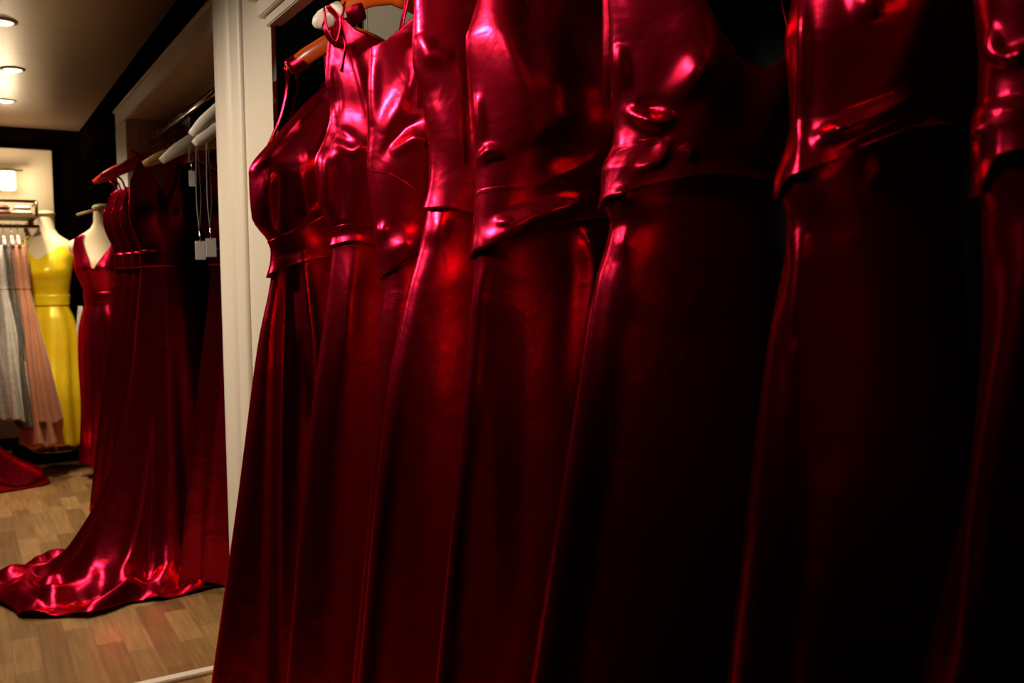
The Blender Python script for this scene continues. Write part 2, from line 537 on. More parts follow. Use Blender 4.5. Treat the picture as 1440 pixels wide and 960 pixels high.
class Gown:
    def __init__(s, Y0, Xc, outline, prof_b=None, bust=0.03, zb=1.62, folds=(), creases=(), pinch=1.0, hem_x=0.46):
        s.Y0, s.Xc, s.folds, s.creases, s.bust, s.zb, s.pinch = Y0, Xc, folds, creases, bust, zb, pinch
        s.out = np.array(outline, float)
        s.th = np.linspace(0, 2*math.pi, NT, endpoint=False) + math.pi/2
        pts = np.array([on_y(px, py, Y0) for px, py in outline])
        zz = pts[:, 2]
        o = np.argsort(zz)
        s.zs = np.linspace(0.012, zz.max(), 120)
        # extend the outline straight down to the floor
        zlo, xlo = zz[o][:2], pts[o][:2, 0]
        sl = (xlo[1]-xlo[0])/max(zlo[1]-zlo[0], 1e-6)
        sl = min(max(sl, 0.10), 0.30)
        zk = np.concatenate([[0.0], zz[o]])
        xk = np.concatenate([[max(xlo[0]-sl*zlo[0], Xc-hem_x)], pts[o][:, 0]])
        s.xl = smooth_interp(s.zs, zk, xk)
        s.zmin_trace = zlo[0]
        # back/right side follows a plain gown outline
        s.xr = Xc + smooth_interp(s.zs, [0, .5, 1.0, 1.30, 1.40, 1.48, 1.62, 1.75, 1.95, 2.2], [.42, .33, .235, .17, .165, .18, .205, .20, .20, .2])
        s.bz = prof_b or ([0, .5, 1.0, 1.32, 1.40, 1.50, 1.62, 1.75, 1.95, 2.2], [.085, .08, .072, .055, .052, .060, .070, .055, .035, .03])
        for _ in range(8):
            s.fix()

    def base(s, th, z, off=0.0):
        xl = np.interp(z, s.zs, s.xl)
        xr = np.interp(z, s.zs, s.xr)
        b = smooth_interp(z, *s.bz)
        c, sn = np.cos(th), np.sin(th)
        xm, a = (xl+xr)/2, np.maximum((xr-xl)/2, 0.02)
        x = xm + (a+off)*np.sign(c)*np.abs(c)**0.9
        bb = b + off
        y = s.Y0 + bb*np.sign(sn)*np.abs(sn)**s.pinch
        front = np.clip(-sn, 0, 1)
        if s.bust:
            y = y - s.bust*front**0.7*np.exp(-((z-s.zb)/0.10)**2)*(np.exp(-((c+0.42)/0.30)**2)+np.exp(-((c-0.42)/0.30)**2))
        nx, ny = c*bb, sn*a
        nl = np.sqrt(nx*nx+ny*ny)+1e-9
        nx, ny = nx/nl, ny/nl
        hang = np.clip((1.36-z)/1.36, 0, 1)
        for (k, ph, amp) in s.folds:
            d = amp*hang**0.8*np.cos(k*th+ph)
            x, y = x+nx*d, y+ny*d
        return x, y, nx, ny

    def fix(s):
        TH, Z = np.meshgrid(s.th, s.zs)
        x, y, _, _ = s.base(TH, Z)
        px, py, dep = proj(np.stack([x, y, Z], -1))
        i = np.argmin(px, 1)
        r = np.arange(len(s.zs))
        want = smooth_interp(py[r, i], s.out[:, 1], s.out[:, 0])
        d = (want-px[r, i])*dep[r, i]/F/0.86
        d[s.zs < s.zmin_trace-0.02] = d[np.argmax(s.zs >= s.zmin_trace-0.02)]
        s.xl = s.xl + np.clip(d, -0.05, 0.05)

    def S(s, th, z, off=0.0):
        x, y, nx, ny = s.base(th, z, off)
        if len(s.creases):
            px, py, _ = proj(np.stack([x, y, z], -1))
            vis = np.clip(0.5+2.0*(-(ny*0.8+nx*0.6)), 0, 1)
            dsp = np.zeros_like(x)
            for poly, amp, wd in s.creases:
                dm = np.full_like(x, 1e9)
                tpar = np.zeros_like(x)
                L = len(poly)-1
                for j in range(L):
                    ax, ay = poly[j]
                    bx, by = poly[j+1]
                    ex, ey = bx-ax, by-ay
                    t = np.clip(((px-ax)*ex+(py-ay)*ey)/(ex*ex+ey*ey+1e-9), 0, 1)
                    dd = (px-ax-t*ex)**2+(py-ay-t*ey)**2
                    u = dd < dm
                    dm = np.where(u, dd, dm)
                    tpar = np.where(u, (j+t)/L, tpar)
                tap = np.clip(np.sin(math.pi*np.clip(tpar, 0.02, 0.98)), 0, 1)**0.7
                dsp += amp*np.exp(-dm/wd**2)*tap
            x, y = x+nx*dsp*vis, y+ny*dsp*vis
        return np.stack([x, y, z], -1)

    def curve_from_px(s, poly, back_z=None, dy=-0.05):
        """pixel polyline on the front face -> z as function of world x"""
        p = np.array([on_y(px, py, s.Y0+dy) for px, py in poly])
        o = np.argsort(p[:, 0])
        return p[o, 0], p[o, 2]

    def zcurve(s, poly, zback, off=0.0):
        """height of an edge for each theta: traced on the front, plain on the back"""
        cx, cz = s.curve_from_px(poly)
        z = np.full(NT, cz[0])
        for _ in range(6):
            x, y, _, _ = s.base(s.th, z, off)
            zf = smooth_interp(x, cx, cz)
            sn = np.sin(s.th)
            wgt = np.clip(0.5-sn*3, 0, 1)
            z = zf*wgt+zback*(1-wgt)
        return z

    def ztop(s, poly, zback):
        cx, cz = s.curve_from_px(poly, dy=-0.03)
        zz = np.linspace(1.40, s.zs.max(), 240)
        TH, Z = np.meshgrid(s.th, zz)
        x, y, _, _ = s.base(TH, Z)
        T = np.interp(x, cx, cz)
        ok = Z <= T
        first_bad = np.where(ok.all(0), len(zz)-1, np.argmax(~ok, 0))
        zt = zz[np.maximum(first_bad, 1)]
        sn = np.sin(s.th)
        wgt = np.clip(0.5-sn*5, 0, 1)
        return zt*wgt+zback*(1-wgt)

    def sheet(s, name, zlo, zhi, n, parent, off_lo=0.0, off_hi=0.0, flare=0.25, material=None, solid=0.0015):
        v = np.linspace(0, 1, n)[:, None]
        Z = zlo[None, :]+(zhi-zlo)[None, :]*v
        TH = np.broadcast_to(s.th[None, :], Z.shape)
        k = np.clip(1-v/flare, 0, 1)**1.5
        off = off_hi+(off_lo-off_hi)*k
        off = np.broadcast_to(off, Z.shape)
        P = s.S(TH, Z, off)
        return link_mesh(name, P.reshape(-1, 3), grid_faces(n, NT), material or RED, parent, True, solid)


def ribbon(pts, width, name, parent, material=None, thick=0.003, across=(0, 1, 0)):
    pts = [Vector(p) for p in pts]
    a = Vector(across)
    v, f = [], []
    n = len(pts)
    for i, p in enumerate(pts):
        t = (pts[min(i+1, n-1)]-pts[max(i-1, 0)]).normalized()
        s_ = (a-t*a.dot(t)).normalized()
        nn = t.cross(s_)
        wd = width[i] if isinstance(width, (list, tuple)) else width
        for k in range(7):
            u = (k-3)/3
            v.append(p+s_*u*wd/2+nn*(0.25*wd*(1-u*u)))
    for i in range(n-1):
        for k in range(6):
            f.append((i*7+k, i*7+k+1, (i+1)*7+k+1, (i+1)*7+k))
    return link_mesh(name, v, f, material or RED, parent, True, thick)


def bez(pts, n=24):
    pts = [np.array(p, float) for p in pts]
    t = np.linspace(0, len(pts)-1, n)
    out = []
    k = np.arange(len(pts))
    return list(np.stack([smooth_interp(t, k, [p[j] for p in pts]) for j in range(3)], -1))


def hanger(label, tip, mid, Y, material, cap=None, group=None, rail_z=RAIL_Z, rail_x=None):
    """wooden coat hanger: curved flat arms, hook over the rail"""
    xt, zt = tip
    xm, zm = mid
    t = thing('coat_hanger', label, 'hanger', (xm, Y, zm), group)
    half = xm-xt
    arms = []
    for sgn in (-1, 1):
        pts = [(xm, Y, zm), (xm+sgn*half*.30, Y-.004, zm-(zm-zt)*.16), (xm+sgn*half*.65, Y-.008, zm-(zm-zt)*.55), (xm+sgn*half, Y-.006, zt)]
        arms.append(bez(pts, 14))
    path = arms[0][::-1]+arms[1][1:]
    n = len(path)
    rad = [0.021*(0.55+0.45*min(1, min(i, n-1-i)/2.5)) for i in range(n)]
    MB().tube(path, rad, 14, 0.42).build('arms', material, t, True)
    if cap:
        for pp in (path[:5], path[::-1][:5]):
            MB().tube([pp[0]+(pp[0]-pp[1])*0.45]+pp, [0.007, 0.016, .0235, .0245, .0245, .0245], 14, 0.62).build('end_cap', cap, t, True)
    rx = rail_x if rail_x is not None else xm
    hk = [(xm, Y, zm+.01), (xm, Y, rail_z-.03)]
    for k in range(0, 11):
        a = math.radians(-60+k*26)
        hk.append((xm+.022*math.cos(a), Y, rail_z+.0+.022*math.sin(a)))
    MB().tube(hk, 0.0022, 8).build('hook', CHROME, t, True)
    return t


def build_gown(label, Y0, outline, top, hem, band=None, zback=1.36, ztop_back=1.66, lapel=None, straps=(), folds=(), creases=(),
               bust=0.03, zb=1.62, off=0.004, over=0.006, Xc=RAIL_X, pinch=1.0, name='evening_gown', group='red satin gowns in the near closet', flare_lo=None):
    t = thing(name, label, 'dress', (Xc, Y0, 0.0), group)
    g = Gown(Y0, Xc, outline, folds=folds, creases=creases, bust=bust, zb=zb, pinch=pinch)
    zback = float(g.curve_from_px(hem)[1][0])+.004
    zh = g.zcurve(hem, zback, off)
    zt = g.ztop(top, ztop_back)
    zt = np.maximum(zt, zh+0.05)
    # skirt: floor to just inside the bodice hem
    g.sheet('skirt', np.full(NT, 0.012), zh+0.05, 110, t, 0.0, 0.0)
    if band is not None:
        zb_ = g.zcurve(band, float(g.curve_from_px(band)[1][0]), off)
        zb_ = np.maximum(zb_, zh+0.025)
        g.sheet('sash', zh, zb_, 26, t, off+over, off, 0.5, solid=0.003)
        g.sheet('bodice', zb_-0.012, zt, 90, t, 0.004, 0.004)
    else:
        g.sheet('bodice', zh, zt, 100, t, off+over, 0.004, 0.22, solid=0.003)
    g.zt = zt
    BUILT.append((t.name, g))
    for st in straps:
        pts = [on_y(px, py, Y0+dy) for px, py, dy in st[0]]
        ribbon(bez(pts, 26), st[1], 'strap', t)
    return t, g


# D1 .. D8, far to near
BUILT = []
build_gown('satin gown nearest the white pier, bust edge standing out over it', 2.40,
    [(463, 108), (430, 150), (392, 194), (352, 243), (356, 305), (384, 352), (380, 395), (364, 480), (335, 700), (298, 960)],
    [(440, 40), (462, 60), (500, 60), (620, 60)],
    [(380, 393), (400, 378), (465, 362), (600, 350)],
    band=[(384, 338), (398, 330), (430, 316), (466, 300), (600, 300)],
    straps=[([(402, 96, 0.0), (404, 120, 0.02), (396, 160, 0.03), (384, 190, 0.04), (362, 235, 0.04)], 0.022),
            ([(415, 92, 0.0), (418, 120, 0.01), (412, 150, 0.02), (404, 178, 0.03)], 0.014),
            ([(460, 75, -0.01), (462, 100, -0.01), (466, 120, -0.01)], 0.05)],
    bust=0.008, creases=[([(458, 122), (400, 190), (356, 238)], 0.014, 8), ([(404, 360), (400, 480), (392, 1100)], -0.030, 15), ([(425, 360), (440, 480), (446, 640)], 0.016, 8),
             ([(395, 240), (393, 330)], -0.015, 8), ([(420, 230), (432, 300), (462, 290)], 0.012, 9), ([(380, 240), (372, 290)], 0.012, 12)],
    folds=[(5, 0.4, .012), (9, 1.0, .006)])
build_gown('satin gown on the white-tipped hanger with knotted shoulder strap', 2.17,
    [(470, 8), (464, 45), (459, 110), (468, 158), (455, 205), (445, 226), (452, 285), (467, 335), (463, 385), (435, 600), (402, 960)],
    [(440, 10), (475, 10), (500, 40), (520, 52), (548, 66), (590, 20), (620, 0)],
    [(466, 347), (500, 338), (530, 345), (640, 330)],
    band=[(466, 322), (490, 314), (528, 316), (640, 310)],
    straps=[([(452, 12, -0.02), (456, 40, -0.03), (470, 62, -0.035), (478, 30, -0.03), (462, 8, -0.02)], 0.022),
            ([(484, 4, -0.02), (480, 35, -0.03), (484, 60, -0.03), (478, 100, -0.03)], 0.016)],
    creases=[([(470, 200), (495, 212), (520, 200)], 0.012, 8), ([(455, 215), (458, 300)], 0.010, 8), ([(478, 215), (480, 310)], -0.012, 8),
             ([(475, 140), (478, 180), (510, 205)], 0.008, 7), ([(490, 60), (515, 170)], 0.012, 12), ([(468, 90), (480, 190)], -0.010, 7),
             ([(500, 345), (490, 430), (485, 520)], 0.012, 16)],
    folds=[(5, 2.0, .008), (8, 0.2, .006)])
build_gown('one-shoulder satin gown with wide crossed sash hanging open at left', 1.93,
    [(519, -60), (519, 0), (520, 70), (522, 120), (520, 180), (518, 228), (530, 330), (540, 395), (535, 450), (520, 700), (495, 960)],
    [(500, 85), (520, 68), (546, 57), (585, 22), (600, -20), (680, -60)],
    [(540, 396), (560, 378), (600, 352), (660, 340), (700, 335)],
    band=[(520, 228), (545, 238), (608, 282), (700, 300)],
    straps=[([(572, -30, 0.02), (572, 0, 0.02), (566, 30, 0.03), (560, 60, 0.03)], 0.02), ([(592, 10, -0.03), (596, -20, -0.02), (600, -60, 0.0)], 0.045)],
    creases=[([(535, 190), (560, 150), (585, 90)], 0.010, 12), ([(545, 215), (580, 195), (605, 200)], 0.014, 9), ([(535, 225), (570, 180), (600, 165)], -0.012, 9),
             ([(525, 80), (524, 180)], 0.010, 8), ([(540, 360), (570, 345), (600, 335)], 0.014, 14), ([(530, 320), (545, 330)], 0.01, 9)],
    folds=[(5, 1.0, .008)])
build_gown('narrow satin gown with plain seamed waist, left of the centre gown', 1.69,
    [(584, -40), (583, 30), (582, 90), (600, 150), (606, 200), (605, 260), (600, 296), (592, 340), (572, 412), (545, 546), (502, 960)],
    [(560, -60), (800, -60)],
    [(600, 292), (630, 292), (668, 302), (800, 300)],
    creases=[([(590, 45), (605, 78), (640, 82)], 0.014, 13), ([(600, 130), (660, 230)], 0.010, 25), ([(625, 300), (610, 345)], 0.012, 14), ([(660, 60), (662, 260)], -0.012, 8)],
    folds=[(5, 1.6, .008), (9, 0.2, .004)])
build_gown('satin gown at the picture centre with flared pleated waistband', 1.42,
    [(690, -60), (675, 10), (657, 62), (662, 120), (668, 170), (671, 255), (667, 364), (668, 420), (648, 600), (612, 960)],
    [(600, -80), (1000, -80)],
    [(667, 366), (690, 350), (730, 332), (770, 318), (845, 308), (980, 300)],
    band=[(670, 266), (700, 260), (780, 255), (850, 258), (980, 260)],
    creases=[([(700, -60), (705, 40), (722, 110), (752, 215)], 0.022, 30), ([(672, 230), (688, 212), (706, 212)], 0.012, 7), ([(672, 130), (676, 200)], 0.010, 8),
             ([(680, 345), (745, 305), (825, 284)], 0.018, 14), ([(695, 312), (720, 310)], 0.010, 6), ([(680, 370), (672, 440), (655, 600)], 0.012, 9),
             ([(818, 320), (828, 370), (812, 560)], 0.022, 13), ([(700, 420), (690, 960)], -0.012, 40), ([(770, 180), (800, 240)], -0.012, 40)],
    folds=[(5, 2.6, .010)])
build_gown('satin gown right of centre with broad curved sash', 1.06,
    [(852, -60), (850, 0), (860, 90), (868, 170), (864, 205), (849, 240), (848, 292), (858, 310), (836, 400), (800, 620), (745, 960)],
    [(800, -100), (950, -60), (957, 8), (974, 55), (1002, 92), (1038, 108), (1062, 90), (1072, 10), (1280, -60)],
    [(848, 293), (880, 275), (930, 258), (1010, 246), (1060, 252), (1300, 250)],
    band=[(850, 232), (872, 208), (910, 194), (985, 189), (1035, 206), (1062, 230), (1300, 240)],
    ztop_back=1.56,
    creases=[([(872, 60), (878, 130)], 0.012, 9), ([(880, 155), (920, 175), (950, 165)], 0.014, 10), ([(940, 150), (970, 110), (990, 80)], 0.016, 18),
             ([(895, 150), (930, 148)], -0.010, 8), ([(895, 165), (925, 182)], 0.008, 7), ([(895, 240), (925, 225), (940, 195)], 0.010, 9), ([(960, 205), (975, 225)], 0.008, 9),
             ([(862, 280), (885, 268)], 0.008, 8), ([(866, 352), (886, 328)], 0.007, 14), ([(870, 420), (960, 430), (1000, 410)], 0.004, 22), ([(865, 30), (868, 190)], 0.006, 7)],
    folds=[(5, 0.6, .010)])
build_gown('large satin gown with plain dipped bodice hem and faint hip crease', 0.74,
    [(1122, -60), (1118, 0), (1108, 60), (1112, 110), (1116, 170), (1096, 262), (1098, 285), (1108, 310), (1080, 480), (1050, 720), (1022, 960)],
    [(1000, -120), (1700, -120)],
    [(1096, 276), (1130, 258), (1180, 228), (1250, 196), (1300, 180), (1340, 184), (1375, 192), (1600, 200)],
    creases=[([(1128, -20), (1130, 90), (1122, 245)], 0.010, 9), ([(1150, 196), (1215, 166), (1275, 138)], 0.026, 11), ([(1190, 214), (1265, 182), (1350, 180)], 0.016, 8),
             ([(1160, 186), (1180, 182)], 0.012, 9), ([(1205, -20), (1222, 30)], 0.014, 14), ([(1120, 300), (1125, 360), (1110, 480)], 0.012, 14), ([(1112, 500), (1132, 480)], 0.010, 7),
             ([(1228, 230), (1232, 250)], 0.010, 10), ([(1180, 350), (1150, 700)], -0.010, 50)],
    folds=[(5, 0.2, .008)])
build_gown('satin gown cut off by the right edge of the frame', 0.50,
    [(1374, -60), (1376, 0), (1382, 90), (1380, 150), (1370, 172), (1374, 262), (1380, 300), (1382, 420), (1366, 640), (1292, 960)],
    [(1200, -140), (2200, -140)],
    [(1372, 268), (1400, 250), (1440, 226), (1550, 180), (2000, 170)],
    band=[(1372, 172), (1390, 160), (1440, 138), (1550, 110), (2000, 110)],
    creases=[([(1395, 35), (1402, 75), (1425, 90)], 0.012, 11), ([(1425, 90), (1440, 65)], 0.010, 9), ([(1448, 300), (1405, 640), (1345, 1060)], 0.026, 24), ([(1398, 228), (1405, 232)], 0.006, 8), ([(1372, 175), (1376, 195)], 0.006, 8)],
    folds=[(5, 0.9, .010)])

# shoulder straps of the gowns whose shoulders rise above the frame
for nm, g in BUILT[3:]:
    for sx in (-1, 1):
        if nm.endswith('.005') and sx > 0:
            continue
        x, y, _, _ = g.base(g.th, g.zt)
        def at(front):
            ok = np.where((np.sin(g.th) < -.2) == front)[0]
            k = ok[np.argmin(np.abs(x[ok]-(RAIL_X+sx*.12)))]
            return g.S(g.th[k:k+1], g.zt[k:k+1]-.012)[0]
        f_, b_ = at(True), at(False)
        ribbon(bez([f_, f_*.5+np.array([RAIL_X+sx*.12, g.Y0-.022, 1.96])*.5, (RAIL_X+sx*.12, g.Y0-.016, 1.985), (RAIL_X+sx*.12, g.Y0+.010, 2.000), (RAIL_X+sx*.12, g.Y0+.022, 1.96), b_], 30), .05, 'strap', bpy.data.objects[nm], RED, .003, (1, 0, 0))
pA, pB = on_y(404, 97, 2.40), on_y(430, 83, 2.40)
MB().tube(bez([pA, (pA+pB)/2, pB], 8), [.016, .024, .022, .025, .024, .026, .024, .022], 16, .62).build('shoulder_wrap', RED, bpy.data.objects['evening_gown'], True)
pA, pB = on_y(464, 28, 2.17), on_y(508, 12, 2.17)
kn = MB().tube(bez([pA, (pA+pB)/2, pB], 8), [.026, .030, .030, .029, .029, .030, .029, .027], 16, .6).build('shoulder_wrap', RED, bpy.data.objects['evening_gown.001'], True)
# hangers in the near closet
def hang_at(label, tip_px, mid_px, Y, m, cap=None):
    a, b = on_y(tip_px[0], tip_px[1], Y), on_y(mid_px[0], mid_px[1], Y)
    k = (RAIL_X-a[0])/(b[0]-a[0])
    zm = a[2]+(b[2]-a[2])*k
    zm = min(zm, RAIL_Z-0.06)
    return hanger(label, (a[0], a[2]), (RAIL_X, zm), Y, m, cap, 'hangers in the near closet')


hang_at('orange wooden hanger under the gown nearest the pier', (404, 97), (463, 68), 2.40, ORANGE)
hang_at('orange hanger with a white rounded tip and red strap knotted on it', (444, 34), (530, 2), 2.17, ORANGE, WHITEP)
for Y, l in ((1.93, 'one-shoulder gown with crossed sash'), (1.69, 'narrow gown with plain waist'), (1.42, 'centre gown'), (1.06, 'gown right of centre'), (0.74, 'large gown with dipped bodice hem'), (0.50, 'gown at the right edge')):
    hanger('orange wooden hanger carrying the '+l, (RAIL_X-.21, 1.925), (RAIL_X, 2.03), Y, ORANGE, None, 'hangers in the near closet')
rl = MB().tube([(RAIL_X, HY0+0.02, RAIL_Z), (RAIL_X, YE-0.001, RAIL_Z)], 0.013, 16).build('clothes_rail', CHROME, None, True)
tag(rl, 'chrome clothes rail running through the near closet above the gowns', 'rail')


# ------------------------------------------------------------------ the closet beyond the pier
R2X, R2Z = 0.84, 2.01
rl2 = MB().tube([(R2X, YE+0.07, R2Z), (R2X, yj0-0.002, R2Z)], 0.013, 16).build('clothes_rail', CHROME, None, True)
tag(rl2, 'chrome clothes rail in the closet beyond the white pier', 'rail')


def rot(P, c, yaw):
    P = np.asarray(P, float)
    ca, sa = math.cos(yaw), math.sin(yaw)
    return np.stack([c[0]+P[..., 0]*ca-P[..., 1]*sa, c[1]+P[..., 0]*sa+P[..., 1]*ca, P[..., 2]], -1)


def soft_gown(label, loc, yaw, m, prof, zhem, zwaist, ztop, neck=(0.12, 0.16), group=None, folds=((6, 0.3, .02), (11, 1.2, .012)), bust=0.03, vw=.62, lean=0.0,
              name='evening_gown', nt=72, sash=True, train=None, category='dress'):
    """prof: rows of (z, half width, half depth)"""
    t = thing(name, label, category, (loc[0], loc[1], 0.0), group)
    pr = np.array(prof, float)
    th = np.linspace(0, 2*math.pi, nt, endpoint=False)

    def S(Z, off=0.0):
        TH = np.broadcast_to(th[None, :], Z.shape)
        a = smooth_interp(Z, pr[:, 0], pr[:, 1])+off
        b = smooth_interp(Z, pr[:, 0], pr[:, 2])+off
        yo = smooth_interp(Z, pr[:, 0], pr[:, 3]) if pr.shape[1] > 3 else 0.0
        c, sn = np.cos(TH), np.sin(TH)
        hang = np.clip((zwaist-Z)/max(zwaist-zhem, .1), 0, 1)**0.7
        r = np.ones_like(Z)
        for k, ph, am in folds:
            r = r+am*hang*np.cos(k*TH+ph+0.3*np.sin(3*TH))/np.maximum(a, .05)
        x, y = a*c*r, b*sn*r+yo
        y = y-lean*np.clip((zwaist+.2-Z)/zwaist, 0, 1)
        zb = zwaist+0.24
        fr = np.clip(-sn, 0, 1)
        y = y-bust*fr*np.exp(-((Z-zb)/.08)**2)*(np.exp(-((c+.45)/.3)**2)+np.exp(-((c-.45)/.3)**2))
        return rot(np.stack([x, y, Z], -1), loc, yaw)

    def sheet(nm, zl, zh, n, off=0.0):
        v = np.linspace(0, 1, n)[:, None]
        zl = np.broadcast_to(zl, (nt,))
        zh = np.broadcast_to(zh, (nt,))
        P = S(zl[None, :]+(zh-zl)[None, :]*v, off)
        return link_mesh(nm, P.reshape(-1, 3), grid_faces(n, nt), m, t, True, 0.002)
    hemw = zhem+0.012*np.cos(5*th)+0.008*np.cos(9*th+1)
    if train is None:
        sheet('skirt', hemw, zwaist, 60)
    # V shaped neckline, scooped arm openings
    c = np.cos(th)
    zt = ztop-neck[1]*np.clip(1-np.abs(c)/vw, 0, 1)**0.9*np.where(np.sin(th) < 0, 1, .6)-neck[0]*np.exp(-((np.abs(c)-1)/.16)**2)
    sheet('bodice', zwaist-0.005, zt, 40, 0.003)
    if sash:
        sheet('sash', zwaist-0.03, zwaist+0.045, 8, 0.009)
    return t, S


def shoulder_straps(t, pts_list, m, width=0.02):
    for pts in pts_list:
        ribbon(bez(pts, 10), width, 'strap', t, m)


G2 = 'red gowns in the closet beyond the pier'
stdp = lambda k=1.0: [(0.0, .30*k, .075), (.5, .24*k, .07), (1.0, .175*k, .08), (1.30, .135*k, .06), (1.42, .13*k, .055), (1.60, .18*k, .075), (1.75, .17*k, .06), (1.85, .15*k, .03)]
for Y, zh, lab in ((4.90, .19, 'dark red gown farthest along the rail beyond the pier, by the far white jamb'),
                   (4.77, .15, 'dark red gown second from the far white jamb'),
                   (4.64, .12, 'dark red gown directly behind the gown with the long train')):
    t, S_ = soft_gown(lab, (R2X-.02-.16*max(0, Y-4.64), Y), 0, RED, stdp(1.0), zh, 1.40, 1.76, group=G2)
    shoulder_straps(t, [[(R2X-.02+sx*.15, Y-.03, 1.72), (R2X-.02+sx*.17, Y-.02, 1.78), (R2X-.02+sx*.19, Y, 1.80)] for sx in (-1, 1)], RED)
    hanger('red hanger holding the '+lab.split(',')[0].replace('dark red ', ''), (R2X-.28, 1.79), (R2X, 1.90), Y, REDP, None, 'hangers beyond the pier', R2Z)

# the gown in front, its train spread over the floor
TY, TX = 4.36, 0.79
t, S_ = soft_gown('dark red satin gown with its long train spread across the wooden floor', (TX, TY), 0, RED,
                  [(0.0, .30, .12), (1.0, .15, .07), (1.28, .11, .06), (1.42, .105, .055), (1.60, .15, .075), (1.75, .14, .06), (1.90, .11, .03)],
                  0.1, 1.40, 1.86, neck=(.10, .22), group=G2, train=True)
hem_px = [(330, 812), (318, 820), (300, 824), (282, 829), (256, 835), (229, 841), (205, 843), (183, 846), (151, 859), (124, 866), (100, 865), (76, 866), (52, 867), (27, 866),
          (20, 857), (0, 848), (-30, 838), (-45, 825), (-25, 815), (0, 811), (30, 805), (36, 796), (52, 791), (70, 789), (74, 778), (80, 770), (98, 774), (124, 774), (138, 768)]
hem_w = np.array([on_z(px, py, 0.012) for px, py in hem_px])
ang = np.unwrap(np.arctan2(hem_w[:, 1]-TY, hem_w[:, 0]-TX))
rad = np.hypot(hem_w[:, 0]-TX, hem_w[:, 1]-TY)
na = 220
aa = np.linspace(0, 2*math.pi, na, endpoint=False)
# resample outline radius against azimuth, closing it round the back of the gown
base_r = 0.30
Rz = np.full(na, base_r)
ax_, ay_ = hem_w[:, 0], hem_w[:, 1]
poly = np.vstack([hem_w[:, :2], [(TX-.14, TY+.24), (TX+.1, TY+.21), (TX+.26, TY+.13), (TX+.33, TY-.05)]])
for i, A in enumerate(aa):
    dx, dy = math.cos(A), math.sin(A)
    best = 0.0
    for j in range(len(poly)):
        p, q = poly[j]-np.array([TX, TY]), poly[(j+1) % len(poly)]-np.array([TX, TY])
        ex, ey = q-p
        den = dx*ey-dy*ex
        if abs(den) < 1e-9:
            continue
        tt = (p[0]*ey-p[1]*ex)/den
        uu = (p[0]*dy-p[1]*dx)/den
        if tt > 0 and -1e-6 <= uu <= 1+1e-6:
            best = max(best, tt)
    Rz[i] = max(best, 0.2)
n1, n2 = 60, 60
rows = []
ZF = 0.20
for i in range(n1):
    q = i/(n1-1)
    z = 1.40-(1.40-ZF)*q
    a = 0.105+(min(1, q)**0.85)*0.125
    b = 0.055+(q**0.9)*0.13
    ex = np.clip(Rz-0.30, 0, 1.0)*0.35*q**4
    fold = 1+(0.02+.07*q)*np.cos(7*aa+.6)*q+.05*q*np.cos(12*aa+2)
    x = TX+(a*fold+ex)*np.cos(aa)
    y = TY+(b*fold+ex)*np.sin(aa)
    rows.append(np.stack([x, y, np.full(na, z)], -1))
last = rows[-1]
end = np.stack([TX+Rz*np.cos(aa), TY+Rz*np.sin(aa), np.full(na, .010)], -1)
for i in range(1, n2+1):
    q = i/n2
    P = last*(1-q)+end*q
    long_ = np.clip((Rz-.32)/.3, 0, 1)
    z = ZF*(1-q)**(1.4+2.2*long_)
    # soft rolls of cloth lying on the floor
    roll = np.abs(np.sin(4.5*aa+1.7*q+0.5))**1.5*(.055*np.exp(-((q-.72)/.28)**2))*(0.3+long_)
    roll += .02*long_*np.cos(11*aa+5*q)*np.sin(math.pi*q)*0.7+.012*np.cos(17*aa)*np.sin(math.pi*min(q*1.2, 1))
    lift = np.clip(np.cos(10*aa+.4)-.45, 0, 1)*.07*np.clip((q-.7)/.3, 0, 1)*long_
    P[:, 2] = np.maximum(z+roll+lift, .008)
    env = max(0.0, math.sin(math.pi*min(1, q)))*(.35+.65*long_)
    for k in range(na):
        p = P[k]
        nzv = mnoise.noise(Vector((p[0]*7, p[1]*5, 1.7)))*.6+mnoise.noise(Vector((p[0]*14, p[1]*9, 4.1)))*.4
        p[2] = max(p[2]+abs(nzv)*.085*env[k], .008)
    rows.append(P)
V = np.concatenate(rows)
link_mesh('skirt', V, grid_faces(len(rows), na), RED, t, True, .002)
shoulder_straps(t, [[(TX+sx*.08, TY-.03, 1.80), (TX+sx*.10, TY-.02, 1.86), (TX+sx*.13, TY, 1.88)] for sx in (-1, 1)], RED, .03)
hanger('red hanger above the gown with the long train', (R2X-.24, 1.80), (R2X, 1.90), TY, REDP, None, 'hangers beyond the pier', R2Z)

t, S_ = soft_gown('shadowed dark red gown hanging closest behind the white pier', (1.02, 3.98), 0, RED, stdp(0.95), .02, 1.40, 1.76, group=G2)
hanger('red hanger of the shadowed gown behind the pier', (.80, 1.80), (1.02, 1.90), 3.98, REDP, None, 'hangers beyond the pier', R2Z)

# empty white hangers close behind the pier
def white_hanger(label, tip_px, mid_px, Y):
    a, b = on_y(tip_px[0], tip_px[1], Y), on_y(mid_px[0], mid_px[1], Y)
    k = (R2X-a[0])/max(b[0]-a[0], .02)
    zm = min(a[2]+(b[2]-a[2])*k, R2Z-.07)
    return hanger(label, (a[0], a[2]), (R2X, zm), Y, WHITEP, None, 'empty white hangers', R2Z)


white_hanger('white empty hanger whose rounded tip sticks out beside the red hanger', (226, 227), (263, 207), 3.42)
white_hanger('upper white empty hanger right against the pier edge', (268, 190), (300, 167), 3.12)
white_hanger('white empty hanger half hidden by the pier, just under the upper one', (272, 203), (304, 187), 3.22)
hanger('pale wooden hanger tip showing under the white hanger', (.585, 1.735), (R2X, 1.83), 3.62, BEECH, None, 'hangers beyond the pier', R2Z)

